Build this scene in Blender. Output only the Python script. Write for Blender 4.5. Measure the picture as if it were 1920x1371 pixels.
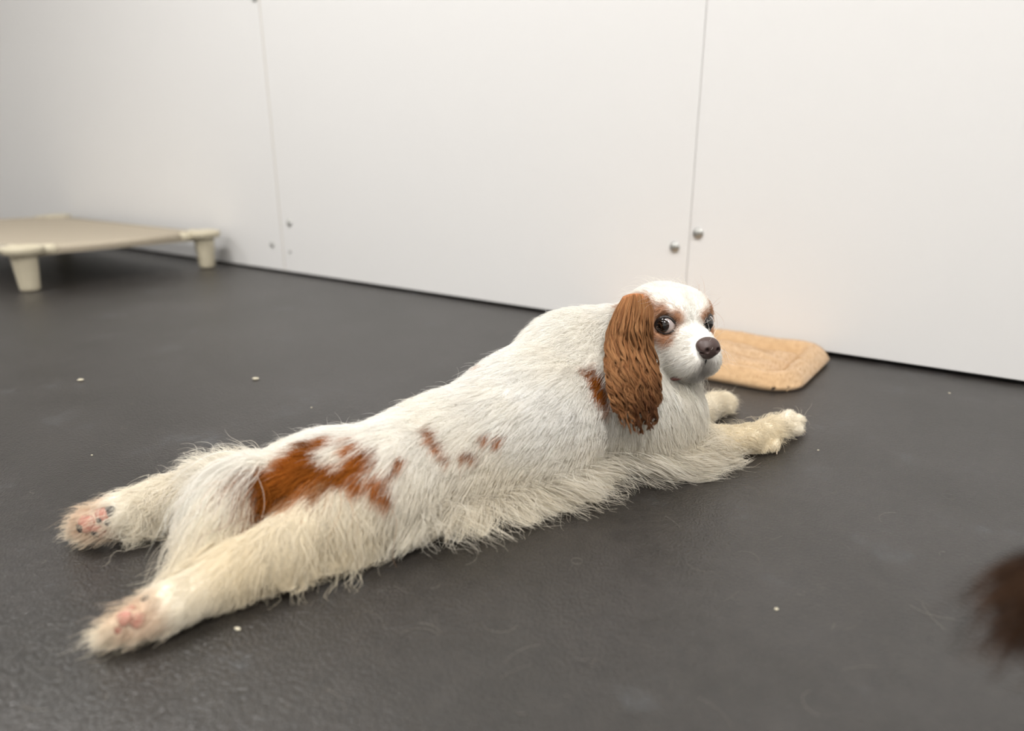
import bpy, bmesh, math
import numpy as np
from mathutils import Vector, Matrix

for _o in list(bpy.data.objects):
    bpy.data.objects.remove(_o)
SC = bpy.context.scene
COL = SC.collection
rng = np.random.default_rng(7)

# ------------------------------------------------------------------ camera
PITCH = math.radians(16.8); CAMH = 0.40; FPX = 1280.0
cam = bpy.data.cameras.new('camera'); camo = bpy.data.objects.new('camera', cam); COL.objects.link(camo)
camo.location = (0, 0, CAMH); camo.rotation_euler = (math.pi/2 - PITCH, 0, 0)
cam.sensor_width = 36; cam.lens = 24.0; cam.clip_start = 0.02
cam.dof.use_dof = True; cam.dof.focus_distance = 0.89; cam.dof.aperture_fstop = 2.2
SC.camera = camo

# ------------------------------------------------------------------ world, exposure
w = bpy.data.worlds.new('world'); SC.world = w; w.use_nodes = True
w.node_tree.nodes['Background'].inputs[0].default_value = (0.9, 0.93, 1, 1)
w.node_tree.nodes['Background'].inputs[1].default_value = 0.05
SC.view_settings.view_transform = 'Standard'
SC.view_settings.look = 'None'
SC.view_settings.exposure = 0.27
SC.view_settings.gamma = 1.0
SC.view_settings.use_curve_mapping = False
LAMP_POWER = 34.0
SC.cycles.max_bounces = 7; SC.cycles.diffuse_bounces = 3; SC.cycles.glossy_bounces = 3; SC.cycles.transmission_bounces = 3

# ------------------------------------------------------------------ pixel helpers (1920x1371 frame)
_c, _s = math.cos(PITCH), math.sin(PITCH)
def ray(u, v):
    dx = (u-960)/FPX; dy = (v-685.5)/FPX
    return np.array([dx, _c-dy*_s, -_s-dy*_c])
def P(u, v, z=0.0):                       # where the ray meets height z
    d = ray(u, v); return np.array([0, 0, CAMH]) + d*((z-CAMH)/d[2])
def PY(u, v, y):                          # where the ray meets world distance y
    d = ray(u, v); return np.array([0, 0, CAMH]) + d*(y/d[1])
E1 = np.array([.806, -.5916]); E2 = np.array([.5916, .806])   # along the wall / into the wall
E1 /= np.linalg.norm(E1); E2 = np.array([-E1[1], E1[0]])
WALL = 1.522
ROOM_ANG = math.atan2(E1[1], E1[0])
def RW(a, b, z=0.0):                      # room coords (along wall, toward wall, height) -> world
    return (a*E1[0]+b*E2[0], a*E1[1]+b*E2[1], z)

# ------------------------------------------------------------------ object helpers
def tag(o, label=None, cat=None, group=None, kind=None):
    if label: o['label'] = label
    if cat: o['category'] = cat
    if group: o['group'] = group
    if kind: o['kind'] = kind
    return o
def empty(name, loc=(0, 0, 0), rz=0.0):
    o = bpy.data.objects.new(name, None); COL.objects.link(o)
    o.location = loc; o.rotation_euler = (0, 0, rz); o.empty_display_size = .05
    return o
def link(name, data, parent=None, mat=None):
    o = bpy.data.objects.new(name, data); COL.objects.link(o)
    if mat: data.materials.append(mat)
    if parent: o.parent = parent
    return o
def from_bm(name, bm, parent=None, mat=None, smooth=False):
    me = bpy.data.meshes.new(name); bmesh.ops.recalc_face_normals(bm, faces=bm.faces); bm.to_mesh(me); bm.free()
    if smooth:
        me.polygons.foreach_set('use_smooth', [True]*len(me.polygons))
    return link(name, me, parent, mat)
def bm_box(bm, x0, x1, y0, y1, z0, z1, bev=0.0, seg=2):
    r = bmesh.ops.create_cube(bm, size=1)
    for v in r['verts']:
        v.co = Vector(((x0+x1)/2+v.co.x*(x1-x0), (y0+y1)/2+v.co.y*(y1-y0), (z0+z1)/2+v.co.z*(z1-z0)))
    if bev:
        es = list({e for v in r['verts'] for e in v.link_edges})
        bmesh.ops.bevel(bm, geom=es, offset=bev, segments=seg, affect='EDGES', profile=.5)
def bm_tube(bm, pts, radii, n=16, caps=True):
    rings = []
    pts = [Vector(p) for p in pts]
    for i, p in enumerate(pts):
        t = (pts[min(i+1, len(pts)-1)]-pts[max(i-1, 0)]).normalized()
        a = Vector((0, 0, 1)) if abs(t.z) < .9 else Vector((1, 0, 0))
        x = t.cross(a).normalized(); y = t.cross(x)
        rings.append([bm.verts.new(p+(x*math.cos(k*2*math.pi/n)+y*math.sin(k*2*math.pi/n))*radii[i]) for k in range(n)])
    for a, b in zip(rings, rings[1:]):
        for k in range(n):
            bm.faces.new((a[k], a[(k+1) % n], b[(k+1) % n], b[k]))
    if caps:
        bm.faces.new(rings[0]); bm.faces.new(rings[-1])
def bm_lathe(bm, prof, n=24, M=None):
    rings = []
    for r, z in prof:
        rings.append([bm.verts.new(((r*math.cos(k*2*math.pi/n)), (r*math.sin(k*2*math.pi/n)), z)) for k in range(n)])
    for a, b in zip(rings, rings[1:]):
        for k in range(n):
            bm.faces.new((a[k], a[(k+1) % n], b[(k+1) % n], b[k]))
    bm.faces.new(rings[0]); bm.faces.new(rings[-1])
    if M is not None:
        bmesh.ops.transform(bm, matrix=M, verts=[v for r in rings for v in r])

# ------------------------------------------------------------------ materials
def mat(name, col, rough=.5, **kw):
    m = bpy.data.materials.new(name); m.use_nodes = True
    b = m.node_tree.nodes['Principled BSDF']
    b.inputs['Base Color'].default_value = (*col, 1); b.inputs['Roughness'].default_value = rough
    for k, v in kw.items():
        b.inputs[k.replace('_', ' ')].default_value = v
    return m
def nodes(m): return m.node_tree.nodes, m.node_tree.links, m.node_tree.nodes['Principled BSDF']
def noise_bump(m, scale, strength, dist=.002, detail=4, coord='Object', stretch=None):
    N, L, b = nodes(m)
    tc = N.new('ShaderNodeTexCoord'); nz = N.new('ShaderNodeTexNoise'); bp = N.new('ShaderNodeBump')
    nz.inputs['Scale'].default_value = scale; nz.inputs['Detail'].default_value = detail
    bp.inputs['Strength'].default_value = strength; bp.inputs['Distance'].default_value = dist
    L.new(tc.outputs[coord], nz.inputs['Vector']); L.new(nz.outputs['Fac'], bp.inputs['Height']); L.new(bp.outputs['Normal'], b.inputs['Normal'])
    return tc, nz, bp
def noise_colour(m, scale, c0, c1, p0=.35, p1=.65, detail=4, coord='Object'):
    N, L, b = nodes(m)
    tc = N.new('ShaderNodeTexCoord'); nz = N.new('ShaderNodeTexNoise'); cr = N.new('ShaderNodeValToRGB')
    nz.inputs['Scale'].default_value = scale; nz.inputs['Detail'].default_value = detail
    cr.color_ramp.elements[0].position = p0; cr.color_ramp.elements[0].color = (*c0, 1)
    cr.color_ramp.elements[1].position = p1; cr.color_ramp.elements[1].color = (*c1, 1)
    L.new(tc.outputs[coord], nz.inputs['Vector']); L.new(nz.outputs['Fac'], cr.inputs['Fac']); L.new(cr.outputs['Color'], b.inputs['Base Color'])
    return cr

M_floor = mat('rubber_floor', (.05, .048, .046), .36, Specular_IOR_Level=.8)
def _floor():
    N, L, b = nodes(M_floor)
    tc = N.new('ShaderNodeTexCoord')
    # leathery relief
    nz = N.new('ShaderNodeTexNoise'); nz.inputs['Scale'].default_value = 230; nz.inputs['Detail'].default_value = 1.5
    vo = N.new('ShaderNodeTexVoronoi'); vo.inputs['Scale'].default_value = 380
    ad = N.new('ShaderNodeMath'); ad.operation = 'ADD'
    bp = N.new('ShaderNodeBump'); bp.inputs['Strength'].default_value = .6; bp.inputs['Distance'].default_value = .0009
    L.new(tc.outputs['Object'], nz.inputs['Vector']); L.new(tc.outputs['Object'], vo.inputs['Vector'])
    L.new(nz.outputs['Fac'], ad.inputs[0]); L.new(vo.outputs['Distance'], ad.inputs[1]); L.new(ad.outputs[0], bp.inputs['Height']); L.new(bp.outputs['Normal'], b.inputs['Normal'])
    # worn colour
    n2 = N.new('ShaderNodeTexNoise'); n2.inputs['Scale'].default_value = 4.5; n2.inputs['Detail'].default_value = 3; n2.inputs['Roughness'].default_value = .65
    cr = N.new('ShaderNodeValToRGB')
    cr.color_ramp.elements[0].position = .35; cr.color_ramp.elements[0].color = (.0150, .0130, .0108, 1)
    cr.color_ramp.elements[1].position = .68; cr.color_ramp.elements[1].color = (.027, .0243, .0225, 1)
    n3 = N.new('ShaderNodeTexNoise'); n3.inputs['Scale'].default_value = 55; n3.inputs['Detail'].default_value = 2; n3.inputs['Roughness'].default_value = .7
    c3 = N.new('ShaderNodeValToRGB')
    c3.color_ramp.elements[0].position = .3; c3.color_ramp.elements[0].color = (.8, .78, .78, 1)
    c3.color_ramp.elements[1].position = .72; c3.color_ramp.elements[1].color = (1.25, 1.22, 1.2, 1)
    mx = N.new('ShaderNodeMix'); mx.data_type = 'RGBA'; mx.blend_type = 'MULTIPLY'; mx.inputs[0].default_value = 1
    # scuffed pale blue-grey smears
    n4 = N.new('ShaderNodeTexNoise'); n4.inputs['Scale'].default_value = 9; n4.inputs['Detail'].default_value = 4; n4.inputs['Roughness'].default_value = .72
    c4 = N.new('ShaderNodeValToRGB'); c4.color_ramp.elements[0].position = .6; c4.color_ramp.elements[0].color = (0, 0, 0, 1); c4.color_ramp.elements[1].position = .78; c4.color_ramp.elements[1].color = (.55, .55, .55, 1)
    m4 = N.new('ShaderNodeMix'); m4.data_type = 'RGBA'; m4.inputs['B'].default_value = (.062, .068, .074, 1)
    for n in (n2, n3, n4): L.new(tc.outputs['Object'], n.inputs['Vector'])
    L.new(n2.outputs['Fac'], cr.inputs['Fac']); L.new(n3.outputs['Fac'], c3.inputs['Fac']); L.new(n4.outputs['Fac'], c4.inputs['Fac'])
    L.new(cr.outputs['Color'], mx.inputs['A']); L.new(c3.outputs['Color'], mx.inputs['B'])
    L.new(c4.outputs['Color'], m4.inputs['Factor']); L.new(mx.outputs['Result'], m4.inputs['A'])
    L.new(m4.outputs['Result'], b.inputs['Base Color'])
_floor()
M_panel = mat('white_panel', (.70, .693, .685), .42, Specular_IOR_Level=.35)
M_black = mat('black_gap', (.012, .012, .012), .7)
M_caulk = mat('tan_caulk', (.5, .44, .36), .6)
M_wallpaint = mat('wall_paint', (.74, .73, .71), .6)
M_ceil = mat('ceiling_paint', (.8, .8, .78), .8)
M_steel = mat('galvanised_steel', (.42, .42, .40), .38, Metallic=.85)
noise_bump(M_steel, 90, .15, .0005)
M_plastic = mat('cream_plastic', (.55, .495, .37), .42)
noise_bump(M_plastic, 120, .06, .0005)
M_sheet = mat('woven_cot_fabric', (.40, .345, .265), .75)
def _sheet():
    N, L, b = nodes(M_sheet)
    tc = N.new('ShaderNodeTexCoord'); wv = N.new('ShaderNodeTexWave'); wv.inputs['Scale'].default_value = 9; wv.inputs['Distortion'].default_value = 1.2; wv.bands_direction = 'Y'
    nz = N.new('ShaderNodeTexNoise'); nz.inputs['Scale'].default_value = 260
    ad = N.new('ShaderNodeMath'); ad.operation = 'ADD'; bp = N.new('ShaderNodeBump'); bp.inputs['Strength'].default_value = .25; bp.inputs['Distance'].default_value = .003
    L.new(tc.outputs['Object'], wv.inputs['Vector']); L.new(tc.outputs['Object'], nz.inputs['Vector']); L.new(wv.outputs['Fac'], ad.inputs[0]); L.new(nz.outputs['Fac'], ad.inputs[1])
    L.new(ad.outputs[0], bp.inputs['Height']); L.new(bp.outputs['Normal'], b.inputs['Normal'])
_sheet()
M_tube = mat('cot_rail_sleeve', (.33, .29, .23), .6)
M_fleece = mat('tan_fleece', (.52, .345, .19), 1.0, Specular_IOR_Level=0.0, Sheen_Weight=.35, Sheen_Roughness=.6)
noise_colour(M_fleece, 85, (.47, .305, .162), (.56, .375, .21), .3, .7, 3)
noise_bump(M_fleece, 700, .5, .0015, 2)
M_lampbody = mat('lamp_body', (.8, .8, .8), .5)
M_lamp = bpy.data.materials.new('lamp_tube'); M_lamp.use_nodes = True
M_lamp.cycles.emission_sampling = 'NONE'
M_lamp.node_tree.nodes['Principled BSDF'].inputs['Emission Color'].default_value = (1, .95, .88, 1)
M_lamp.node_tree.nodes['Principled BSDF'].inputs['Emission Strength'].default_value = 6

def hair_mat(name, gloss=.10, transl=.35):
    m = bpy.data.materials.new(name); m.use_nodes = True
    N, L = m.node_tree.nodes, m.node_tree.links
    N.clear()
    out = N.new('ShaderNodeOutputMaterial'); at = N.new('ShaderNodeAttribute'); at.attribute_name = 'tint'
    df = N.new('ShaderNodeBsdfDiffuse'); tr = N.new('ShaderNodeBsdfTranslucent'); gl = N.new('ShaderNodeBsdfHair')
    gl.component = 'Reflection'; gl.inputs['Offset'].default_value = math.radians(-6); gl.inputs['RoughnessU'].default_value = .25; gl.inputs['RoughnessV'].default_value = .6
    m1 = N.new('ShaderNodeMixShader'); m1.inputs[0].default_value = transl
    m2 = N.new('ShaderNodeMixShader'); m2.inputs[0].default_value = gloss
    for b in (df, tr, gl): L.new(at.outputs['Color'], b.inputs['Color'])
    L.new(df.outputs[0], m1.inputs[1]); L.new(tr.outputs[0], m1.inputs[2])
    L.new(m1.outputs[0], m2.inputs[1]); L.new(gl.outputs[0], m2.inputs[2]); L.new(m2.outputs[0], out.inputs['Surface'])
    return m
M_hair = hair_mat('dog_hair'); M_pile = hair_mat('fleece_pile', 0.0, .2)
M_skin = bpy.data.materials.new('dog_coat'); M_skin.use_nodes = True
_n = M_skin.node_tree.nodes; _b = _n['Principled BSDF']; _a = _n.new('ShaderNodeAttribute'); _a.attribute_name = 'tint'
M_skin.node_tree.links.new(_a.outputs['Color'], _b.inputs['Base Color']); _b.inputs['Roughness'].default_value = .9; _b.inputs['Specular IOR Level'].default_value = .1

# ================================================================== ROOM
A0, A1, B0, B1, CEIL = -5.2, 2.6, -3.2, WALL, 2.75
def room_box(name, a0, a1, b0, b1, z0, z1, m, parent=None, bev=0):
    bm = bmesh.new(); bm_box(bm, a0, a1, b0, b1, z0, z1, bev)
    o = from_bm(name, bm, parent, m)
    if parent is None: o.rotation_euler = (0, 0, ROOM_ANG)
    return o
fl = room_box('floor', A0, A1, B0, B1+.03, -.05, 0, M_floor); tag(fl, 'dark grey textured rubber floor under the dog', 'floor', kind='structure')
ce = room_box('ceiling', A0, A1, B0, B1+.1, CEIL, CEIL+.05, M_ceil); tag(ce, 'plain white ceiling with tube lamps', 'ceiling', kind='structure')
wb = room_box('wall_back', A0, A1, WALL+.018, WALL+.1, 0, CEIL, M_black); tag(wb, 'white panelled wall behind the dog with black gap along its foot', 'wall', kind='structure')
wl = room_box('wall_left', A0-.1, A0, B0, B1+.1, 0, CEIL, M_wallpaint); tag(wl, 'plain white side wall beyond the cot', 'wall', kind='structure')
wr = room_box('wall_right', A1, A1+.1, B0, B1+.1, 0, CEIL, M_wallpaint); tag(wr, 'plain white side wall beyond the fleece mat', 'wall', kind='structure')
wf = room_box('wall_front', A0, A1, B0-.1, B0, 0, CEIL, M_wallpaint); tag(wf, 'plain white wall facing the panelled wall', 'wall', kind='structure')
SEAMS = [A0, -2.153, -.611, .931, A1]
panels = []
for i in range(4):
    p = room_box('panel', SEAMS[i]+(.004 if i == 1 else .0012), SEAMS[i+1]-.0012, WALL, WALL+.0175, .009, CEIL-.01, M_panel, wb, .0012)
    panels.append(p)
bm = bmesh.new(); bm_box(bm, -2.1545, -2.149, WALL+.002, WALL+.017, .009, 2.4); from_bm('caulk_strip', bm, wb, M_caulk)
bm = bmesh.new(); bm_box(bm, -.6125, -.6095, WALL+.003, WALL+.017, .009, 2.4); from_bm('caulk_strip', bm, wb, M_wallpaint)
def bolt(a, z, r, parent):
    bm = bmesh.new()
    M = Matrix.Translation((a, WALL-.0002, z)) @ Matrix.Rotation(math.pi/2, 4, 'X')
    bm_lathe(bm, [(r*1.0, 0), (r*1.02, .0012), (r*.98, .0022), (r*.9, .0024), (r*.86, .0045), (r*.7, .0062), (r*.4, .0074), (r*.05, .0078)], 24, M)
    from_bm('bolt', bm, parent, M_steel, True)
bolt(-2.097, .184, .0115, panels[1]); bolt(-2.211, .101, .0095, panels[0]); bolt(-2.108, .082, .0045, panels[1])
bolt(-.591, .239, .0122, panels[2]); bolt(-.645, .204, .0118, panels[1]); bolt(-2.172, .911, .011, panels[0])

# ceiling lamps
def lamp(a, b, rz, k=1.0):
    root = empty('ceiling_lamp', RW(a, b, CEIL), ROOM_ANG+rz)
    bm = bmesh.new(); bm_box(bm, -.62, .62, -.15, .15, -.045, 0, .006); from_bm('housing', bm, root, M_lampbody)
    for y in (-.075, .075):
        bm = bmesh.new(); bm_tube(bm, [(-.58, y, -.062), (.58, y, -.062)], [.014, .014], 14); from_bm('tube', bm, root, M_lamp, True)
    ld = bpy.data.lights.new('lamp_light', 'AREA'); ld.shape = 'RECTANGLE'; ld.size = 1.2; ld.size_y = .28; ld.energy = LAMP_POWER*k; ld.color = (1, .98, .955)
    lo = bpy.data.objects.new('lamp_light', ld); COL.objects.link(lo); lo.parent = root; lo.location = (0, 0, -.085)
    return root
for i, (a, b, nm) in enumerate([(-1.75, .1, 'over the floor between cot and spaniel'), (.3, .1, 'over the end of the fleece mat'), (2.0, .1, 'by the plain side wall beyond the mat'), (-4.0, -1.5, 'by the plain side wall beyond the cot'), (-1.75, -1.7, 'along the plain wall on the cot side'), (.3, -1.7, 'along the plain wall on the mat side')]):
    tag(lamp(a, b, 0, 1.25 if a == -1.75 and b > 0 else 1.1 if b > 0 or a < -3 else .7), 'white twin tube ceiling lamp ' + nm, 'lamp', 'ceiling tube lamps')

# ================================================================== COT
def build_cot():
    L_, W_ = 1.30, .601
    root = empty('dog_cot', RW(-2.506-L_/2, (0.826+1.427)/2, 0), ROOM_ANG)
    tag(root, 'low cream raised pet cot with woven sheet by the wall', 'cot')
    hx, hy, TZ = L_/2, W_/2, .128
    # woven sheet, slightly sagging and wrapped round the side rails
    bm = bmesh.new(); nx, ny = 40, 24; V = {}
    sx, sy = hx+.0155, hy+.0155
    for i in range(nx+1):
        for j in range(ny+1):
            q = -1+2*i/nx; t = -1+2*j/ny
            x = sx*math.copysign(abs(q)**.7, q); y = sy*math.copysign(abs(t)**.75, t)
            z = TZ+.009-.012*(1-min(1, abs(y)/sy)**3)*(1-(x/sx)**4)
            if j in (0, ny) or i in (0, nx): z = TZ-.018
            elif j in (1, ny-1) or i in (1, nx-1): z -= .002
            V[i, j] = bm.verts.new((x, y, z))
    for i in range(nx):
        for j in range(ny):
            cx = sum(V[k].co.x for k in ((i, j), (i+1, j+1)))/2; cy = sum(V[k].co.y for k in ((i, j), (i+1, j+1)))/2
            if abs(cx) > hx-.07 and abs(cy) > hy-.07: continue
            bm.faces.new((V[i, j], V[i+1, j], V[i+1, j+1], V[i, j+1]))
    sh = from_bm('sheet', bm, root, M_sheet, True)
    so = sh.modifiers.new('thick', 'SOLIDIFY'); so.thickness = .003
    for sgn in (-1, 1):
        bm = bmesh.new(); bm_tube(bm, [(-hx+.03, sgn*hy, TZ-.006), (hx-.03, sgn*hy, TZ-.006)], [.0145]*2, 18); from_bm('side_rail', bm, root, M_tube, True)
        bm = bmesh.new(); bm_tube(bm, [(sgn*hx, -hy+.03, TZ-.006), (sgn*hx, hy-.03, TZ-.006)], [.0145]*2, 18); from_bm('end_rail', bm, root, M_sheet, True)
    for sx_ in (-1, 1):
        for sy_ in (-1, 1):
            bm = bmesh.new()
            # rounded corner cap with a raised rim and a round dimple
            bm_lathe(bm, [(.050, -.013), (.055, -.009), (.058, .008), (.055, .0125), (.049, .0135), (.044, .0125), (.040, .0095), (.02, .0085), (.003, .0085)], 32)
            for v in bm.verts:
                # squarer towards the outside corner, necks along the rails
                ox, oy = v.co.x*sx_, v.co.y*sy_
                a_ = math.atan2(oy, ox)
                if v.co.length > .03:
                    k = 1+.07*abs(math.sin(2*a_))
                    v.co.x *= k; v.co.y *= k
            c = from_bm('corner_cap', bm, root, M_plastic, True); c.location = (sx_*hx, sy_*hy, TZ)
            bm = bmesh.new()
            for (dx, dy) in ((-sx_, 0), (0, -sy_)):
                bm_tube(bm, [(dx*.035, dy*.035, -.005), (dx*.085, dy*.085, -.005), (dx*.092, dy*.092, -.005)], [.0185, .0185, .017], 18)
            s = from_bm('rail_socket', bm, c, M_plastic, True)
            bm = bmesh.new()
            bm_lathe(bm, [(.0255, -.126), (.0275, -.128+.003), (.029, -.118), (.036, -.03), (.0385, -.012), (.0385, -.004)], 28)
            lg = from_bm('leg', bm, root, M_plastic, True); lg.location = (sx_*hx, sy_*hy, TZ-.0); lg.location.z = .128
    return root
build_cot()

# ================================================================== FLEECE MAT
def build_mat():
    L_, W_ = .56, .31
    root = empty('fleece_mat', RW(-.268-L_/2, 1.205+W_/2, 0), ROOM_ANG+math.radians(0.0))
    tag(root, 'tan fleece pet mat with puffy rim lying against the wall', 'pet mat')
    bm = bmesh.new(); nx, ny = 96, 60; top = {}; bot = {}
    hx, hy, cr = L_/2, W_/2, .066
    def rr(x, y):                        # signed distance to rounded rectangle
        qx, qy = abs(x)-hx+cr, abs(y)-hy+cr
        return math.hypot(max(qx, 0), max(qy, 0))+min(max(qx, qy), 0)-cr
    for i in range(nx+1):
        for j in range(ny+1):
            s, t = -1+2*i/nx, -1+2*j/ny
            x, y = s*hx, t*hy
            d = rr(x, y)
            if d > 0:                    # pull corners in
                for _ in range(4):
                    e = 1e-4; gx = (rr(x+e, y)-rr(x-e, y))/(2*e); gy = (rr(x, y+e)-rr(x, y-e))/(2*e); d = rr(x, y); x -= gx*d; y -= gy*d
                d = 0
            ins = -d
            rim = math.sin(math.pi*min(ins, .056)/.056)**.75 if ins < .056 else 0
            inner = 0 if ins < .056 else (1-math.exp(-(ins-.056)/.012))
            wob = .003*math.sin(x*40+2*math.sin(y*30))*math.sin(y*47+1)+.0007*math.sin(x*120+y*70)
            z = .006+.026*rim+inner*(.0150+wob*1.6)+ (wob*.6 if rim > .3 else 0)
            if ins <= 1e-6: z = .010
            top[i, j] = bm.verts.new((x, y, z))
            bot[i, j] = bm.verts.new((x*.985, y*.985, .001))
    for i in range(nx):
        for j in range(ny):
            bm.faces.new((top[i, j], top[i+1, j], top[i+1, j+1], top[i, j+1])); bm.faces.new((bot[i, j], bot[i, j+1], bot[i+1, j+1], bot[i+1, j]))
    edge = [(i, 0) for i in range(nx)]+[(nx, j) for j in range(ny)]+[(i, ny) for i in range(nx, 0, -1)]+[(0, j) for j in range(ny, 0, -1)]
    for q in range(len(edge)):
        a, b = edge[q], edge[(q+1) % len(edge)]
        bm.faces.new((bot[a], bot[b], top[b], top[a]))
    o = from_bm('padding', bm, root, M_fleece, True)
    return root, o
mat_root, mat_pad = build_mat()

# ================================================================== hair curve tools
def make_curves(name, pts, rad, tint, material, parent):
    """pts (N,K,3), rad (N,K) or (K,), tint (N,3) -> one hair-curves object"""
    N, K = pts.shape[:2]
    cu = bpy.data.hair_curves.new(name)
    cu.add_curves([K]*N)
    cu.attributes['position'].data.foreach_set('vector', np.ascontiguousarray(pts, dtype=np.float32).ravel())
    r = np.broadcast_to(rad, (N, K)).astype(np.float32)
    ra = cu.attributes.get('radius') or cu.attributes.new('radius', 'FLOAT', 'POINT')
    ra.data.foreach_set('value', np.ascontiguousarray(r).ravel())
    ca = cu.attributes.new('tint', 'FLOAT_COLOR', 'CURVE')
    c4 = np.ones((N, 4), np.float32); c4[:, :3] = tint
    ca.data.foreach_set('color', c4.ravel())
    o = link(name, cu, parent, material)
    return o
def nrm(v): return v/np.maximum(np.linalg.norm(v, axis=-1, keepdims=True), 1e-9)
def mesh_arrays(V, F):
    """triangles, areas, normals of quad faces"""
    T = np.concatenate([F[:, [0, 1, 2]], F[:, [0, 2, 3]]])
    a, b, c = V[T[:, 0]], V[T[:, 1]], V[T[:, 2]]
    n = np.cross(b-a, c-a); ar = np.linalg.norm(n, axis=1)/2
    return T, ar
def scatter(V, F, n, weight=None):
    T, ar = mesh_arrays(V, F)
    if weight is not None: ar = ar*weight[T].mean(axis=1)
    cdf = np.cumsum(ar); k = np.searchsorted(cdf, rng.random(n)*cdf[-1]); k = np.minimum(k, len(T)-1)
    r1 = np.sqrt(rng.random(n)); r2 = rng.random(n)
    return (1-r1)[:, None]*V[T[k, 0]]+(r1*(1-r2))[:, None]*V[T[k, 1]]+(r1*r2)[:, None]*V[T[k, 2]]

# fleece pile on the mat
def mat_pile():
    me = mat_pad.data; V = np.empty(len(me.vertices)*3); me.vertices.foreach_get('co', V); V = V.reshape(-1, 3)
    F = np.array([list(p.vertices) for p in me.polygons if len(p.vertices) == 4])
    F = F[(V[F][:, :, 2].mean(1) > .004)]
    R = scatter(V, F, 24000)
    d = nrm(np.stack([rng.normal(0, .7, len(R)), rng.normal(0, .7, len(R)), np.full(len(R), .8)], 1))
    ln = rng.uniform(.002, .0042, len(R))[:, None]
    d2 = nrm(d+rng.normal(0, .6, d.shape))
    pts = np.stack([R, R+d*ln*.5, R+d*ln*.5+d2*ln*.5], 1)
    pts[..., 2] = np.maximum(pts[..., 2], .001)
    base = np.array([.54, .36, .195])
    t = base*rng.uniform(.92, 1.08, (len(R), 1))
    o = make_curves('fleece_pile', pts, np.array([.00016, .00014, .00006]), t, M_pile, mat_root)
    tag(o, kind='stuff')
mat_pile()

# ================================================================== signed distance modelling
class Field:
    def __init__(s, lo, hi, h):
        s.lo = np.array(lo, float); s.h = h
        s.n = np.ceil((np.array(hi)-s.lo)/h).astype(int)+1
        s.G = np.full(s.n, .06, np.float32); s.prims = []
    def box(s, lo, hi):
        i0 = np.clip(np.floor((lo-s.lo)/s.h).astype(int), 0, s.n-1); i1 = np.clip(np.ceil((hi-s.lo)/s.h).astype(int)+1, 1, s.n)
        ax = [s.lo[k]+s.h*np.arange(i0[k], i1[k]) for k in range(3)]
        X = np.stack(np.meshgrid(*ax, indexing='ij'), -1)
        return tuple(slice(i0[k], i1[k]) for k in range(3)), X
    def _merge(s, sl, d, k, sub):
        a = s.G[sl]
        if sub:
            d = -d; h = np.maximum(k-np.abs(a-d), 0)/k; s.G[sl] = np.maximum(a, d)+h*h*k*.25
        else:
            h = np.maximum(k-np.abs(a-d), 0)/k; s.G[sl] = np.minimum(a, d)-h*h*k*.25
    def cone(s, a, b, ra, rb, k=.02, sub=False, **info):
        a, b = np.array(a, float), np.array(b, float); m = max(ra, rb)+.045
        f = lambda X: cone_sd(X, a, b, ra, rb)
        sl, X = s.box(np.minimum(a, b)-m, np.maximum(a, b)+m)
        s._merge(sl, f(X).astype(np.float32), k, sub)
        if not sub: s.prims.append((f, info))
    def ell(s, c, r, R=None, k=.02, sub=False, **info):
        c, r = np.array(c, float), np.array(r, float); R = np.eye(3) if R is None else np.array(R)
        f = lambda X: ell_sd(X, c, r, R)
        m = max(r)+.045
        sl, X = s.box(c-m, c+m)
        s._merge(sl, f(X).astype(np.float32), k, sub)
        if not sub: s.prims.append((f, info))
    def sample(s, p):
        q = (p-s.lo)/s.h; q = np.clip(q, 0, np.array(s.n)-1.001); i = q.astype(int); f = q-i
        G = s.G; x, y, z = i[..., 0], i[..., 1], i[..., 2]; fx, fy, fz = f[..., 0], f[..., 1], f[..., 2]
        c00 = G[x, y, z]*(1-fx)+G[x+1, y, z]*fx; c10 = G[x, y+1, z]*(1-fx)+G[x+1, y+1, z]*fx
        c01 = G[x, y, z+1]*(1-fx)+G[x+1, y, z+1]*fx; c11 = G[x, y+1, z+1]*(1-fx)+G[x+1, y+1, z+1]*fx
        return (c00*(1-fy)+c10*fy)*(1-fz)+(c01*(1-fy)+c11*fy)*fz
    def grad(s, p):
        e = s.h; g = []
        for k in range(3):
            o = np.zeros(3); o[k] = e
            g.append(s.sample(p+o)-s.sample(p-o))
        return nrm(np.stack(g, -1))
    def trace(s, u, v):
        d = nrm(ray(u, v)); t = .25
        for _ in range(160):
            p = np.array([0, 0, CAMH])+d*t; q = float(s.sample(p[None])[0])
            if q < .0006: return p
            t += max(q*.8, .0006)
            if t > 2: break
        return None
def cone_sd(X, a, b, ra, rb):
    ab = b-a; L2 = ab@ab; t = np.clip(((X-a)@ab)/L2, 0, 1)
    return np.linalg.norm(X-a-t[..., None]*ab, axis=-1)-(ra+(rb-ra)*t)
def ell_sd(X, c, r, R):
    q = (X-c)@R                                        # columns of R are the axes
    k0 = np.linalg.norm(q/r, axis=-1); k1 = np.linalg.norm(q/(r*r), axis=-1)
    return np.where(k1 > 1e-9, k0*(k0-1)/np.maximum(k1, 1e-9), -min(r))
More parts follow.
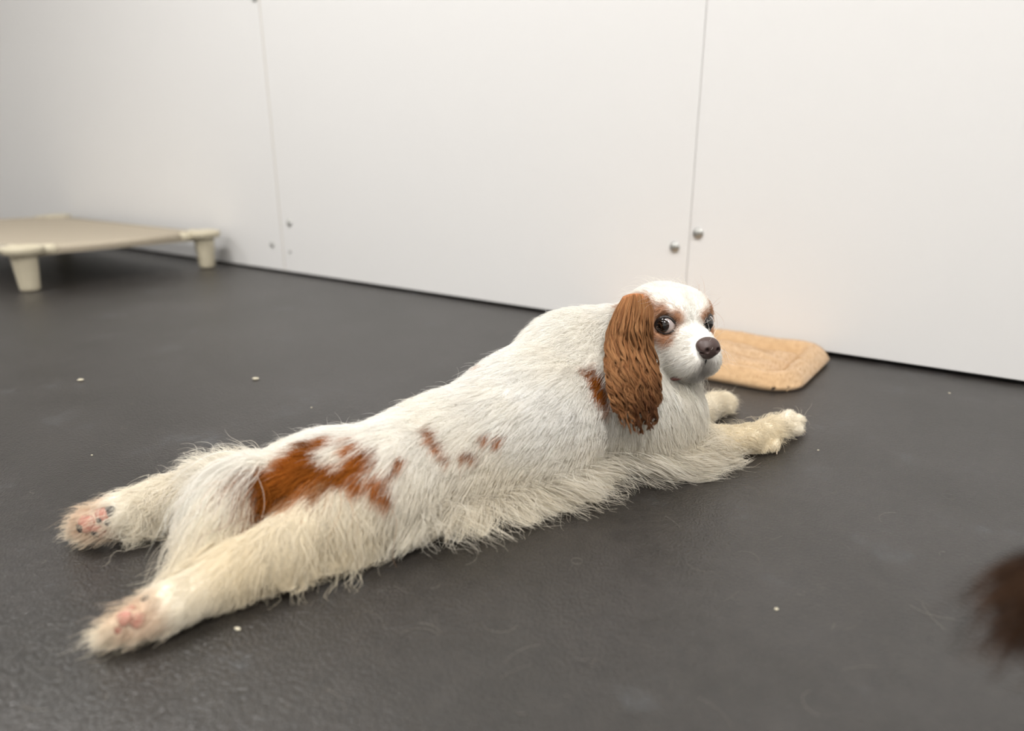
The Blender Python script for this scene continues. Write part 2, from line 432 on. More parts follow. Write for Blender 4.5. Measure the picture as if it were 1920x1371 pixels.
def surface_nets(G, lo, h):
    s = G < 0
    n = np.array(G.shape)-1
    cnt = np.zeros(n, np.int8)
    for dx in (0, 1):
        for dy in (0, 1):
            for dz in (0, 1):
                cnt += s[dx:dx+n[0], dy:dy+n[1], dz:dz+n[2]]
    C = np.argwhere((cnt > 0) & (cnt < 8)); idx = np.full(n, -1, np.int64); idx[tuple(C.T)] = np.arange(len(C))
    acc = np.zeros((len(C), 3)); num = np.zeros(len(C))
    corners = [(a, b, c) for a in (0, 1) for b in (0, 1) for c in (0, 1)]
    for a in corners:
        for ax in range(3):
            if a[ax] == 1: continue
            b = list(a); b[ax] = 1
            va = G[C[:, 0]+a[0], C[:, 1]+a[1], C[:, 2]+a[2]]; vb = G[C[:, 0]+b[0], C[:, 1]+b[1], C[:, 2]+b[2]]
            m = (va < 0) != (vb < 0)
            t = np.where(m, va/np.where(m, va-vb, 1), 0)
            pos = np.array(a, float)+t[:, None]*(np.array(b)-np.array(a))
            acc += pos*m[:, None]; num += m
    V = lo+h*(C+acc/num[:, None])
    Q = []
    for ax in range(3):
        o1, o2 = [(1, 2), (2, 0), (0, 1)][ax]
        sl0 = [slice(None)]*3; sl1 = [slice(None)]*3; sl0[ax] = slice(0, -1); sl1[ax] = slice(1, None)
        a, b = s[tuple(sl0)], s[tuple(sl1)]
        for flip, msk in ((0, a & ~b), (1, ~a & b)):
            I = np.argwhere(msk)
            ok = (I[:, o1] > 0) & (I[:, o2] > 0) & (I[:, o1] < n[o1]) & (I[:, o2] < n[o2]); I = I[ok]
            def cell(d1, d2):
                J = I.copy(); J[:, o1] -= d1; J[:, o2] -= d2; return idx[J[:, 0], J[:, 1], J[:, 2]]
            q = np.stack([cell(1, 1), cell(0, 1), cell(0, 0), cell(1, 0)], 1)
            if flip: q = q[:, ::-1]
            Q.append(q)
    return V, np.concatenate(Q)
def mesh_from(name, V, F, parent, material, tint=None):
    me = bpy.data.meshes.new(name)
    me.vertices.add(len(V)); me.vertices.foreach_set('co', V.astype(np.float32).ravel())
    me.loops.add(F.size); me.loops.foreach_set('vertex_index', F.astype(np.int32).ravel())
    me.polygons.add(len(F)); me.polygons.foreach_set('loop_start', np.arange(0, F.size, 4, dtype=np.int32))
    me.update(); me.validate()
    me.polygons.foreach_set('use_smooth', np.ones(len(me.polygons), bool))
    if tint is not None:
        a = me.attributes.new('tint', 'FLOAT_COLOR', 'POINT'); c = np.ones((len(V), 4), np.float32); c[:, :3] = tint; a.data.foreach_set('color', c.ravel())
    return link(name, me, parent, material)

# ================================================================== THE SPANIEL
DENS = 1.0
WHITE = np.array([.92, .90, .855]); CREAM = np.array([.84, .73, .52]); BROWN = np.array([.36, .118, .020]); CHEST = np.array([.47, .19, .058])
dog = empty('dog', (-.03, .79, 0))
tag(dog, 'white and chestnut long-eared spaniel sprawled on the floor looking back', 'dog')
def under(o, par=dog):
    """keep world coordinates of geometry modelled in place"""
    o.parent = par; o.matrix_parent_inverse = Matrix.Translation(par.matrix_world.translation if False else Vector(par.location)).inverted() if par is dog else Matrix.Identity(4)
    return o
# head frame: x forward, y to the dog's left, z up; origin midway between the eyes' level and skull centre
HS = .95
HO = np.array([0, 0, CAMH])+(np.array([.222, .942, .186])-[0, 0, CAMH])*.95
_yaw = math.radians(-70); _roll = math.radians(-2.0)
HR = np.array(Matrix.Rotation(_yaw, 3, 'Z') @ Matrix.Rotation(_roll, 3, 'X'))
def HL(x, y, z): return HO+HR@(np.array([x, y, z])*HS)
def HD(x, y, z): return nrm(HR@np.array([x, y, z], float))
hf = HD(1, 0, 0); hl = HD(0, 1, 0)

F = Field((-.56, .42, -.012), (.52, 1.14, .285), .0028)
ax_back = nrm(np.array([-.9, -.44, 0.])); ax_fwd = -ax_back; near = nrm(np.array([.44, -.9, 0]))
dn = np.array([0, 0, -1.])
pel, lum, rib, che = np.array([-.188, .705, .050]), np.array([-.085, .742, .064]), np.array([.026, .81, .085]), np.array([.125, .895, .092])
T = dict(flow=ax_back+.35*dn, ln=.020, th=.007)
F.cone(pel, lum, .049, .060, .03, **T)
F.cone(lum, rib, .062, .080, .03, **T)
F.cone(rib, che, .082, .078, .03, **T)
# loin narrows, belly lies on the floor
F.cone(lum+[.0, -.01, -.03], rib+[0, -.02, -.045], .045, .055, .03, flow=ax_back*.6+dn*.6+near*.4, ln=.024, th=.007)
# neck
nb = PY(1072, 683, .885); nm = PY(1140, 625, .90)
NK = dict(flow=ax_back*.8+dn*.6, ln=.022, th=.009)
F.cone(che+[-.01, .0, .02], nb, .075, .062, .04, **NK)
F.cone(nb, HL(-.030, 0, -.020), .056, .040, .03, **NK)
# breast and shoulder
F.cone(che+[.03, -.02, -.01], PY(1238, 770, .86), .062, .045, .04, flow=dn+ax_fwd*.15, ln=.026, th=.009)
F.cone(HL(-.02, 0, -.04), PY(1235, 750, .87), .038, .043, .03, flow=dn, ln=.028, th=.01)
sh = PY(1150, 760, .83); F.ell(sh, (.055, .035, .06), k=.04, flow=ax_back*.5+dn, ln=.018, th=.007)
elb = P(1240, 838, .030)
UP = dict(flow=dn*.8+ax_fwd*.4, ln=.022, th=.006)
F.cone(sh, elb, .042, .032, .03, **UP)
# near front leg
wr = P(1405, 822, .021); arm = nrm(wr-elb)
FL = dict(flow=arm+.25*dn, ln=.010, th=.003)
F.cone(elb, wr, .029, .0165, .02, **FL)
pw = P(1452, 803, .022); F.cone(wr, pw, .0160, .0165, .012, **FL)
for (u, v, z, r) in ((1480, 779, .025, .0085), (1498, 788, .018, .0088), (1496, 805, .0115, .0085), (1448, 836, .0095, .0085), (1428, 840, .0090, .008)):
    F.cone(pw+nrm(P(u, v, z)-pw)*.006, P(u, v, z), .010, r, .003, flow=nrm(P(u, v, z)-pw)+.25*dn, ln=.006, th=.0012)
# far front leg
fe = P(1235, 800, .035); fw = P(1312, 775, .023); fp = P(1342, 757, .018)
FF = dict(flow=nrm(fp-fe)+.2*dn, ln=.013, th=.004)
F.cone(che+[.02, .03, -.03], fe, .05, .032, .03, **FF); F.cone(fe, fw, .027, .017, .02, **FF); F.cone(fw, fp, .016, .017, .012, **FF)
for (u, v, z) in ((1362, 746, .017), (1371, 755, .013), (1364, 765, .010)):
    F.cone(fp, P(u, v, z), .0105, .0085, .004, flow=nrm(P(u, v, z)-fp)+.2*dn, ln=.010, th=.003)
# near hind leg, stretched straight back
hip = P(735, 905, .058); kn = P(648, 965, .042); hk = P(440, 1073, .027); hp = P(312, 1138, .022); ht = P(258, 1165, .019)
HB = nrm(hk-kn)
F.ell(P(705, 912, .058), (.075, .044, .046), R=np.stack([nrm(hip-kn), nrm(np.cross([0, 0, 1], nrm(hip-kn))), np.cross(nrm(hip-kn), nrm(np.cross([0, 0, 1], nrm(hip-kn))))], 1), k=.035, flow=HB*1.0+.5*dn, ln=.022, th=.008)
F.cone(hip, kn, .047, .035, .03, flow=HB*.8+.6*dn+near*.1, ln=.024, th=.008)
F.cone(kn, hk, .034, .021, .02, flow=HB*.45+dn*.8+near*.2, ln=.027, th=.007)
F.cone(hk, hp, .0205, .0165, .015, flow=HB+.3*dn, ln=.015, th=.004)
F.cone(hp, ht, .0168, .0140, .010, flow=HB+.1*dn, ln=.008, th=.0018)
for (u, v, z) in ((196, 1195, .011), (212, 1180, .022), (226, 1194, .009), (240, 1158, .030)):
    F.cone(ht, P(u, v, z), .0105, .0070, .005, flow=HB+.1*dn, ln=.009, th=.0012)
# far hind leg
fh = P(530, 922, .035); fk = P(420, 924, .032); fhk = P(318, 938, .029); fpw = P(222, 965, .033); fpt = P(178, 980, .027)
FB = nrm(fpw-fk)
F.cone(pel+[-.01, .005, -.008], fh, .044, .034, .03, flow=FB+.4*dn, ln=.022, th=.008)
F.cone(fh, fk, .033, .026, .02, flow=FB+.4*dn, ln=.030, th=.009)
F.cone(fk, fhk, .025, .0195, .02, flow=FB*.7+.6*dn, ln=.026, th=.009)
F.cone(fhk, fpw, .0195, .0185, .015, flow=FB+.2*dn, ln=.015, th=.004)
F.cone(fpw, fpt, .0185, .0165, .010, flow=FB, ln=.008, th=.0018)
for (u, v, z) in ((152, 985, .022), (158, 972, .034), (165, 1002, .012), (150, 998, .012)):
    F.cone(fpt, P(u, v, z), .0115, .0075, .005, flow=FB, ln=.009, th=.0012)
# rump and tail
F.ell(P(595, 900, .060), (.06, .048, .043), k=.03, flow=ax_back+.6*dn, ln=.022, th=.008)
tl = [P(540, 905, .07), P(468, 902, .075), P(436, 932, .068), P(415, 985, .050), P(388, 1035, .036)]
for i in range(4):
    F.cone(tl[i], tl[i+1], (.028, .020, .016, .013)[i], (.020, .016, .013, .009)[i], .015, flow=nrm(tl[i+1]-tl[i])+.4*dn, ln=(.022, .03, .04, .04)[i], th=.009)
# head
HH = dict(flow=HD(-1, 0, -.15), ln=.008, th=.0022)
F.ell(HL(-.006, 0, .012), np.array([.057, .049, .034])*HS, HR, .02, **HH)
F.ell(HL(-.03, 0, -.006), np.array([.042, .045, .040])*HS, HR, .02, **HH)
for sg in (-1, 1):
    F.ell(HL(.020, sg*.018, .016), np.array([.030, .020, .019])*HS, HR, .018, **HH)          # brow
    F.ell(HL(.010, sg*.040, .000), np.array([.026, .0135, .024])*HS, HR, .016, **HH)          # temple
    F.ell(HL(.016, sg*.030, -.026), np.array([.036, .019, .027])*HS, HR, .02, **HH)           # cheek
    F.ell(HL(.071, sg*.0135, -.039), np.array([.0265, .0165, .0225])*HS, HR, .010, flow=HD(-1, sg*.3, -.6), ln=.008, th=.002)   # lip cushion
    F.ell(HL(.048, sg*.0215, -.046), np.array([.032, .013, .020])*HS, HR, .012, flow=HD(-1, sg*.2, -.8), ln=.010, th=.0025)      # flews
F.ell(HL(.056, 0, -.017), np.array([.038, .021, .018])*HS, HR, .016, **HH)                    # bridge
F.ell(HL(.052, 0, -.062), np.array([.031, .018, .011])*HS, HR, .008, flow=HD(-1, 0, -.5), ln=.010, th=.0025)               # chin
EYES = [(np.array(HL(.0378, sg*.0306, .000)), nrm(HR@np.array([math.cos(math.radians(30)), sg*math.sin(math.radians(30)), .08])), sg) for sg in (-1, 1)]
ER = .0130
for c, axd, sg in EYES:
    F.ell(c+axd*.006+np.array([0, 0, .001]), (.0136, .0136, .0136), k=.005, sub=True)
V, Q = surface_nets(F.G, F.lo, F.h)
V[:, 2] = np.maximum(V[:, 2], .0008)

# ---- coat markings: photo points carried onto the body surface, kept as balls in space
def balls(lst):
    out = []
    for (u, v, r) in lst:
        q = F.trace(u, v)
        if q is None: continue
        d = ((q-[0, 0, CAMH])@np.array([0, _c, -_s])); out.append((*q, 1.18*r*d/FPX))
    return np.array(out)
RUMP = balls([(575, 848, 20), (600, 838, 16), (560, 872, 28), (530, 888, 22), (500, 905, 22), (478, 908, 16), (500, 935, 30), (540, 912, 35), (580, 900, 33), (605, 905, 26), (622, 898, 22), (495, 962, 20), (488, 985, 12), (560, 930, 24), (522, 955, 18), (662, 845, 14), (680, 862, 16), (690, 876, 12), (662, 880, 20), (642, 902, 15), (655, 832, 8), (455, 900, 10),
              (640, 908, 12), (670, 906, 12), (700, 908, 12), (705, 925, 10), (718, 932, 11), (726, 940, 7), (668, 915, 12), (735, 888, 6), (746, 872, 5), (722, 900, 8)])
SPOT = balls([(800, 815, 7), (806, 828, 9), (815, 845, 9), (825, 858, 6), (834, 868, 4), (866, 860, 6), (880, 856, 8), (889, 862, 5), (906, 826, 5), (931, 829, 8), (890, 699, 7), (878, 704, 7), (902, 694, 5)])
SHLD = balls([(1110, 700, 9), (1116, 716, 14), (1121, 740, 15), (1129, 760, 11), (1134, 772, 7), (1100, 706, 6), (1090, 700, 4), (1110, 690, 5)])
STRIPE = balls([(628, 838, 7), (630, 852, 9), (634, 868, 8), (636, 884, 5)])
def head_balls(lst): return np.array([(*HL(x, y, z), r*HS) for (x, y, z, r) in lst])
FACE = []
for sg in (-1, 1):
    FACE += [(.040, sg*.034, 0, .0175), (.032, sg*.036, .012, .016), (.047, sg*.022, .012, .011), (.018, sg*.045, .010, .020), (.044, sg*.034, -.017, .013), (.035, sg*.040, -.014, .013),
             (-.010, sg*.046, .016, .020), (-.025, sg*.048, .008, .022), (.005, sg*.044, .020, .013), (-.02, sg*.05, -.005, .024), (-.004, sg*.05, 0, .02)]
FACE = head_balls(FACE)
def bd(p, B):
    if len(B) == 0: return np.full(len(p), 1.)
    d = np.full(len(p), 9.)
    for b in B: d = np.minimum(d, np.linalg.norm(p-b[:3], axis=1)-b[3])
    return d
def wob(p, f, s=0):
    return (np.sin(p[:, 0]*f+s)*np.sin(p[:, 1]*f*1.3+1.7*s+1)+np.sin(p[:, 2]*f*1.1+p[:, 0]*f*.7+s))*.5
def sm(x, a, b):
    t = np.clip((x-a)/(b-a), 0, 1); return t*t*(3-2*t)
def coat(p, jitter=0.0):
    n = len(p); j = rng.normal(0, 1, n)*jitter
    c = WHITE*(1+.04*rng.normal(0, 1, (n, 1))*(jitter > 0))
    k = np.clip(.25+.35*wob(p, 31)+.2*wob(p, 90, 2), 0, 1)*.26
    leg = np.maximum(sm(-np.linalg.norm(p-(kn+hk)/2, axis=1), -.12, -.05), sm(-np.linalg.norm(p-wr, axis=1), -.10, -.05))
    k = np.clip(k+.28*leg+.42*sm(-p[:, 2], -.12, -.02), 0, .8)
    c = c*(1-k[:, None])+CREAM*k[:, None]
    dd = np.minimum(bd(p, RUMP), bd(p, SHLD))+.003*wob(p, 160, 1)
    m = sm(-(dd+j*.004), -.004, .004)
    m *= 1-sm(-(bd(p, STRIPE)+j*.004), -.004, .004)*.9
    m = np.maximum(m, .95*sm(-(bd(p, SPOT)+j*.005+.002*wob(p, 200)), -.004, .005))
    br = BROWN*(1+.35*wob(p, 120, 3))[:, None]*(1+.25*np.clip(j if jitter else np.zeros(n), -2, 2)[:, None]*0)
    c = c*(1-m[:, None])+br*m[:, None]
    df = bd(p, FACE); m = .88*sm(-(df+j*.006), -.006, .005)
    c = c*(1-m[:, None])+np.array([.42, .175, .060])*m[:, None]
    # greyish muzzle edge
    q = (p-HO)@HR/HS
    g = sm(q[:, 0], .062, .082)*sm(-q[:, 2], .030, .042)*sm(-np.abs(q[:, 1]), -.024, -.006)*.5*(np.abs(q[:, 0]) < .12)*(q[:, 2] > -.08)
    c = c*(1-g[:, None])+np.array([.16, .13, .12])*g[:, None]
    for pq, rq in ((ht, .034), (fpt, .036)):        # bare tan skin round the hind pads
        e = .55*sm(-np.linalg.norm(p-pq, axis=1), -rq, -rq*.45)*sm(p[:, 2], .006, .016)
        c = c*(1-e[:, None])+np.array([.66, .43, .29])*e[:, None]
    return np.clip(c, .004, .95)
body = under(mesh_from('body', V, Q, None, M_skin, coat(V)))

# ---- fur
def blended(p):
    W = np.zeros(len(p)); fl = np.zeros((len(p), 3)); ln = np.zeros(len(p)); th = np.zeros(len(p))
    for f, i in F.prims:
        d = f(p); w_ = np.exp(-np.clip(d, 0, .2)/.006)+1e-9
        W += w_; fl += w_[:, None]*nrm(np.array(i['flow'])); ln += w_*i['ln']; th += w_*i['th']
    return fl/W[:, None], ln/W, th/W
def grow(R, flow, ln, th, K=6, lift=.25, droop=.25, wave=0., wl=.03, clump=.012, cl=.5, stray=.12, floor=True, fld=F, rand_len=.35, lock=0.):
    n = len(R)
    g = fld.grad(R) if fld else np.tile([0, -1., .2], (n, 1))
    fl = nrm(flow)
    if lock:
        a_, b_ = R+[.11, .23, .37], R+[.53, .19, .71]
        fl = fl+lock*2*np.stack([cell_rand(R, clump)-.5, cell_rand(a_, clump)-.5, cell_rand(b_, clump)-.5], 1)
    fl = nrm(fl+rng.normal(0, stray, (n, 3)))
    ft = nrm(fl-(fl*g).sum(1, keepdims=True)*g*(1-.15))
    lay = rng.random(n)
    L = ln*(1+rand_len*(rng.random(n)*2-1)); seg = (L/(K-1))[:, None]
    lf = lift*(.4+.9*lay)[:, None]
    d = nrm(ft+g*lf)
    pts = np.empty((n, K, 3)); pts[:, 0] = R-g*.0012
    fz = .0008+.004*rng.random(n)
    for k in range(1, K):
        p = pts[:, k-1]+seg*d
        if fld:
            s = fld.sample(p); gg = fld.grad(p)
            off = th*(.15+.85*lay)*min(1, k/2.5)
            p = p+gg*np.clip(off-s, 0, .02)[:, None]
        if floor: p[:, 2] = np.maximum(p[:, 2], fz)
        pts[:, k] = p
        dnew = nrm(p-pts[:, k-1])
        d = nrm(dnew*.9+d*.1+dn*droop/(K-1)*2+nrm(flow)*.10)
    # clumps: neighbours lean to a common strand
    if cl > 0:
        h = np.floor((R+rng.normal(0, clump*.22, R.shape))/clump).astype(np.int64)
        key = h[:, 0]*73856093 ^ h[:, 1]*19349663 ^ h[:, 2]*83492791
        _, inv = np.unique(key, return_inverse=True); inv = inv.ravel(); m = inv.max()+1
        cnt = np.bincount(inv, minlength=m)[:, None, None]
        mean = np.zeros((m, K, 3)); np.add.at(mean, inv, pts); mean /= cnt
        t = (np.linspace(0, 1, K)**1.3*cl)[None, :, None]
        cls = (.5+.8*rng.random(m))[inv][:, None, None]
        pts = pts+(mean[inv]-pts)*np.clip(t*cls, 0, .95)
        ph = rng.uniform(0, 6.28, m)[inv]+rng.normal(0, .5, n); sd = nrm(np.cross(pts[:, -1]-pts[:, 0], g)+1e-6)
    else:
        ph = rng.uniform(0, 6.28, n); sd = nrm(np.cross(pts[:, -1]-pts[:, 0], g)+1e-6)
    if wave:
        tt = np.linspace(0, 1, K)
        s = L[:, None]*tt/wl*6.283+ph[:, None]
        pts += (np.sin(s)-np.sin(ph)[:, None])[..., None]*sd[:, None, :]*wave*(.4+.6*tt)[None, :, None]
    if floor: pts[..., 2] = np.maximum(pts[..., 2], .0008)
    return pts
def taper(K, r0, r1=.3): return r0*(1-(1-r1)*np.linspace(0, 1, K)**1.5)

def eye_mask(R, rad=.0138):
    k = np.ones(len(R), bool)
    for c, axd, sg in EYES:
        q = R-c; a = q@axd; rr = np.linalg.norm(q-a[:, None]*axd, axis=1)
        k &= ~((rr < rad) & (a > -.002))
    k &= np.linalg.norm((R-HL(.094, 0, -.019))/1.0, axis=1) > .0165
    return k
PADS = []
def on_skin(p):
    for _ in range(2): p = p-F.grad(p)*F.sample(p)[:, None]
    return p
def cell_rand(R, cell):
    h = np.floor((R+rng.normal(0, cell*.2, R.shape))/cell).astype(np.int64); x = np.sin((h[:, 0]*12.9898+h[:, 1]*78.233+h[:, 2]*37.719))*43758.5453
    return x-np.floor(x)
def body_fur():
    wgt = np.where(V[:, 2] < .004, .02, 1.)
    q = (V-HO)@HR; hd = np.linalg.norm(q-[.02, 0, -.015], axis=1) < .09
    wgt = wgt*np.where(hd, 2.4, 1)
    R = scatter(V, Q, int(170000*DENS), wgt)
    R = R[eye_mask(R)]
    for c, r in PADS: R = R[np.linalg.norm(R-c, axis=1) > r]
    fl, ln, th = blended(R)
    ln = ln*(1+.25*wob(R, 60, 1))
    ph = (R-HO)@HR; head = np.linalg.norm(ph-[.02, 0, -.015], axis=1) < .085
    for nm, m, kw in (('coat_fur', ~head, dict(K=7, lift=.22, droop=.3, clump=.015, cl=.42, wave=.0006, wl=.03, lock=.13, rand_len=.4)), ('face_fur', head, dict(K=4, lift=.25, droop=.1, clump=.006, cl=.25, stray=.1))):
        pts = grow(R[m], fl[m], ln[m], th[m], **kw)
        col = coat(on_skin(pts[:, pts.shape[1]//2]), .45)*rng.uniform(.9, 1.06, (len(pts), 1))*(.92+.14*cell_rand(R[m], .009))[:, None]  # clump-wise brightness in the tint stands in for fur self-shadow
        o = make_curves(nm, pts, taper(pts.shape[1], .00022 if nm == 'coat_fur' else .00016), np.clip(col, 0, .95), M_hair, None)
        tag(under(o), kind='stuff')
# normals of the body mesh
NV = F.grad(V)
def seg_d(p, a, b):
    ab = b-a; t = np.clip(((p-a)@ab)/(ab@ab), 0, 1); return np.linalg.norm(p-a-t[:, None]*ab, axis=1), t
def feather(name, weight, n, flow, ln, r0=.0002, parent=None, cream=0., dark=1., **kw):
    R = scatter(V, Q, int(n*DENS), weight)
    fl = flow(R) if callable(flow) else np.tile(np.array(flow, float), (len(R), 1))
    L = ln(R) if callable(ln) else np.full(len(R), ln)
    pts = grow(R, fl, L, np.full(len(R), .007), **kw)
    col = coat(on_skin(pts[:, 2]), .5)*(.86+.22*cell_rand(R, .010))[:, None]; col = (col*(1-cream)+CREAM*cream)*rng.uniform(.88, 1.08, (len(R), 1))*dark  # lock-by-lock tint brightness imitates self-shadow in the long fur
    o = make_curves(name, pts, taper(pts.shape[1], r0), np.clip(col, 0, .95), M_hair, None)
    tag(under(o), kind='stuff'); return o
def all_feathers():
    a = (V-pel)@ax_fwd; nn = NV@near
    d_tor, t_tor = seg_d(V, pel, che)
    low = (V[:, 2] < .045) & (V[:, 2] > .006) & (nn > .15)
    # belly fringe sweeping forward on the floor
    w1 = (low & (a > .06) & (a < .37)).astype(float)
    feather('belly_fringe', w1, 7000, lambda R: near*.6+dn*.25+ax_fwd*(sm((R-pel)@ax_fwd, .08, .26)*1.8-.7)[:, None], .058, K=10, lift=.15, droop=.2, wave=.002, wl=.045, clump=.018, cl=.85, stray=.14, rand_len=.6, lock=.18)
    # elbow fringe
    d, t = seg_d(V, sh, elb); d2, t2 = seg_d(V, elb, wr)
    w2 = (((d < .05) & (V[:, 2] < .05)) | ((d2 < .045) & (t2 < .35))) & (nn > -.1) & (V[:, 2] < .045) & (V[:, 2] > .004)
    feather('elbow_fringe', w2.astype(float), 5200, arm*1.0+near*.28+dn*.25, .056, K=11, lift=.2, droop=.25, wave=.0025, wl=.045, clump=.016, cl=.85, stray=.14, rand_len=.6, lock=.2)
    # thigh to hock curtains on the near hind leg
    d, t = seg_d(V, kn, hk)
    w3 = ((d < .05) & (t > .05) & (t < .72) & (NV[:, 2] > .05)).astype(float)
    feather('leg_feather', w3, 5200, HB*.15+near*.12+dn*.9, .040, K=11, lift=.2, droop=.6, wave=.005, wl=.06, clump=.02, cl=.86, stray=.12, cream=.25, rand_len=.6, lock=.22)
    d, t = seg_d(V, hip, kn)
    w3 = ((d < .06) & (nn > .2) & (V[:, 2] < .05)).astype(float)
    feather('thigh_feather', w3, 2600, near*.4+dn*.6+HB*.1, .036, K=9, lift=.15, droop=.3, wave=.004, wl=.04, clump=.018, cl=.85, stray=.3, rand_len=.6, lock=.35)
    # tail plume
    w4 = np.zeros(len(V))
    for i in range(1, 4):
        d, t = seg_d(V, tl[i], tl[i+1]); w4 = np.maximum(w4, (d < .026).astype(float)*(1, 1, 1.2, .9)[i])
    tdir = nrm(P(330, 1065, .012)-P(415, 940, .06))
    def tflow(R):
        s = sm(R[:, 2], .02, .06)[:, None]
        return tdir*1.0+dn*.35+HB*.1+near*.18*s
    feather('tail_plume', w4, 9000, tflow, lambda R: .045+.090*rng.random(len(R)), K=12, lift=.3, droop=.5, wave=.005, wl=.08, clump=.018, cl=.86, stray=.12, lock=.3)
    # long loose wisps
    feather('tail_wisp', w4, 520, lambda R: tdir+dn*.2, lambda R: .08+.05*rng.random(len(R)), K=14, lift=.35, droop=.45, wave=.008, wl=.11, clump=.016, cl=.95, stray=.06, lock=.9)
    d, t = seg_d(V, kn, hk)
    feather('leg_wisp', ((d < .05) & (t < .55) & (NV[:, 2] > .1))*1., 110, HB*.2+near*.3+dn*.6, .07, K=14, lift=.3, droop=.6, wave=.008, wl=.08, clump=.018, cl=.95, stray=.06, lock=.8, cream=.2)
    feather('belly_wisp', w1, 500, near*.8+ax_fwd*.3, .075, K=14, lift=.2, droop=.3, wave=.007, wl=.07, clump=.014, cl=.93, stray=.08, lock=.9)
    feather('elbow_wisp', w2*1., 700, arm+near*.2, .08, K=14, lift=.25, droop=.3, wave=.007, wl=.07, clump=.014, cl=.93, stray=.08, lock=.7)
    # far leg feathers and tuft
    d, t = seg_d(V, fk, fhk)
    feather('far_leg_feather', (d < .04).astype(float)*(NV[:, 2] > -.2), 3600, FB*.5+dn*.5, .052, K=11, lift=.25, droop=.5, wave=.006, wl=.04, clump=.016, cl=.88, stray=.45, cream=.2, rand_len=.6, lock=.35)
    d = np.linalg.norm(V-P(440, 898, .048), axis=1)
    feather('rump_tuft', (d < .04).astype(float)*(NV[:, 2] > .2), 1800, FB*.7+np.array([0, .35, .9]), .042, K=10, lift=.7, droop=.9, wave=.004, wl=.05, clump=.016, cl=.85, stray=.35, rand_len=.6)
    # breast ruff
    d, t = seg_d(V, HL(-.01, 0, -.055), PY(1262, 790, .85))
    feather('breast_fringe', (d < .055).astype(float)*(NV[:, 1] < .3), 4200, dn+ax_fwd*.2, .04, K=9, lift=.3, droop=.4, wave=.0025, wl=.03, clump=.012, cl=.7, stray=.22, cream=.15)
    # between-toe tufts
    wt = np.zeros(len(V))
    for q in (ht, fpt, fp, pw): wt = np.maximum(wt, (np.linalg.norm(V-q, axis=1) < .032)*(V[:, 2] > .006))
    feather('toe_tuft', wt*1., 1500, lambda R: np.where((R[:, 0] < 0)[:, None], FB, arm)+0*R, .018, K=6, lift=.5, droop=.2, wave=.001, wl=.02, clump=.008, cl=.8, stray=.3, cream=.3)
    # fly-away hairs along the back
    feather('stray_hair', (NV[:, 2] > .2)*1., 2600, ax_back+.2*dn, .026, r0=.00012, K=9, lift=1.1, droop=.5, wave=.003, wl=.04, cl=0, stray=.7)

# ---- eyes
M_eye = bpy.data.materials.new('dog_eye'); M_eye.use_nodes = True
def _eye():
    N, L, b = nodes(M_eye)
    tc = N.new('ShaderNodeTexCoord'); sp = N.new('ShaderNodeSeparateXYZ'); mp = N.new('ShaderNodeMapRange'); cr = N.new('ShaderNodeValToRGB')
    mp.inputs['From Min'].default_value = -ER; mp.inputs['From Max'].default_value = ER
    e = cr.color_ramp.elements; e[0].position = .60; e[0].color = (.42, .36, .34, 1); e[1].position = 1; e[1].color = (.002, .002, .002, 1)
    for p_, c_ in ((.80, (.36, .30, .29, 1)), (.825, (.012, .007, .005, 1)), (.90, (.020, .009, .005, 1)), (.925, (.002, .002, .002, 1))):
        x = e.new(p_); x.color = c_
    L.new(tc.outputs['Object'], sp.inputs[0]); L.new(sp.outputs['Z'], mp.inputs['Value']); L.new(mp.outputs['Result'], cr.inputs['Fac']); L.new(cr.outputs['Color'], b.inputs['Base Color'])
    b.inputs['Roughness'].default_value = .04; b.inputs['Coat Weight'].default_value = 1; b.inputs['Coat Roughness'].default_value = .02
_eye()
M_lid = mat('dark_eyelid', (.018, .012, .011), .4)
M_nose = mat('nose_leather', (.06, .035, .03), .42)
noise_bump(M_nose, 700, .5, .0006, 3)
M_pink = mat('pink_pad', (.44, .20, .15), .6); noise_bump(M_pink, 400, .5, .0008)
M_dpad = mat('dark_pad', (.03, .024, .022), .6); noise_bump(M_dpad, 400, .5, .0008)
M_lip = mat('lip_skin', (.20, .07, .06), .45)
M_claw = mat('pale_claw', (.55, .45, .36), .35)
def frame_from(z):
    z = nrm(z); x = nrm(np.cross([0, 0, 1.], z)); y = np.cross(z, x); return np.stack([x, y, z], 1)
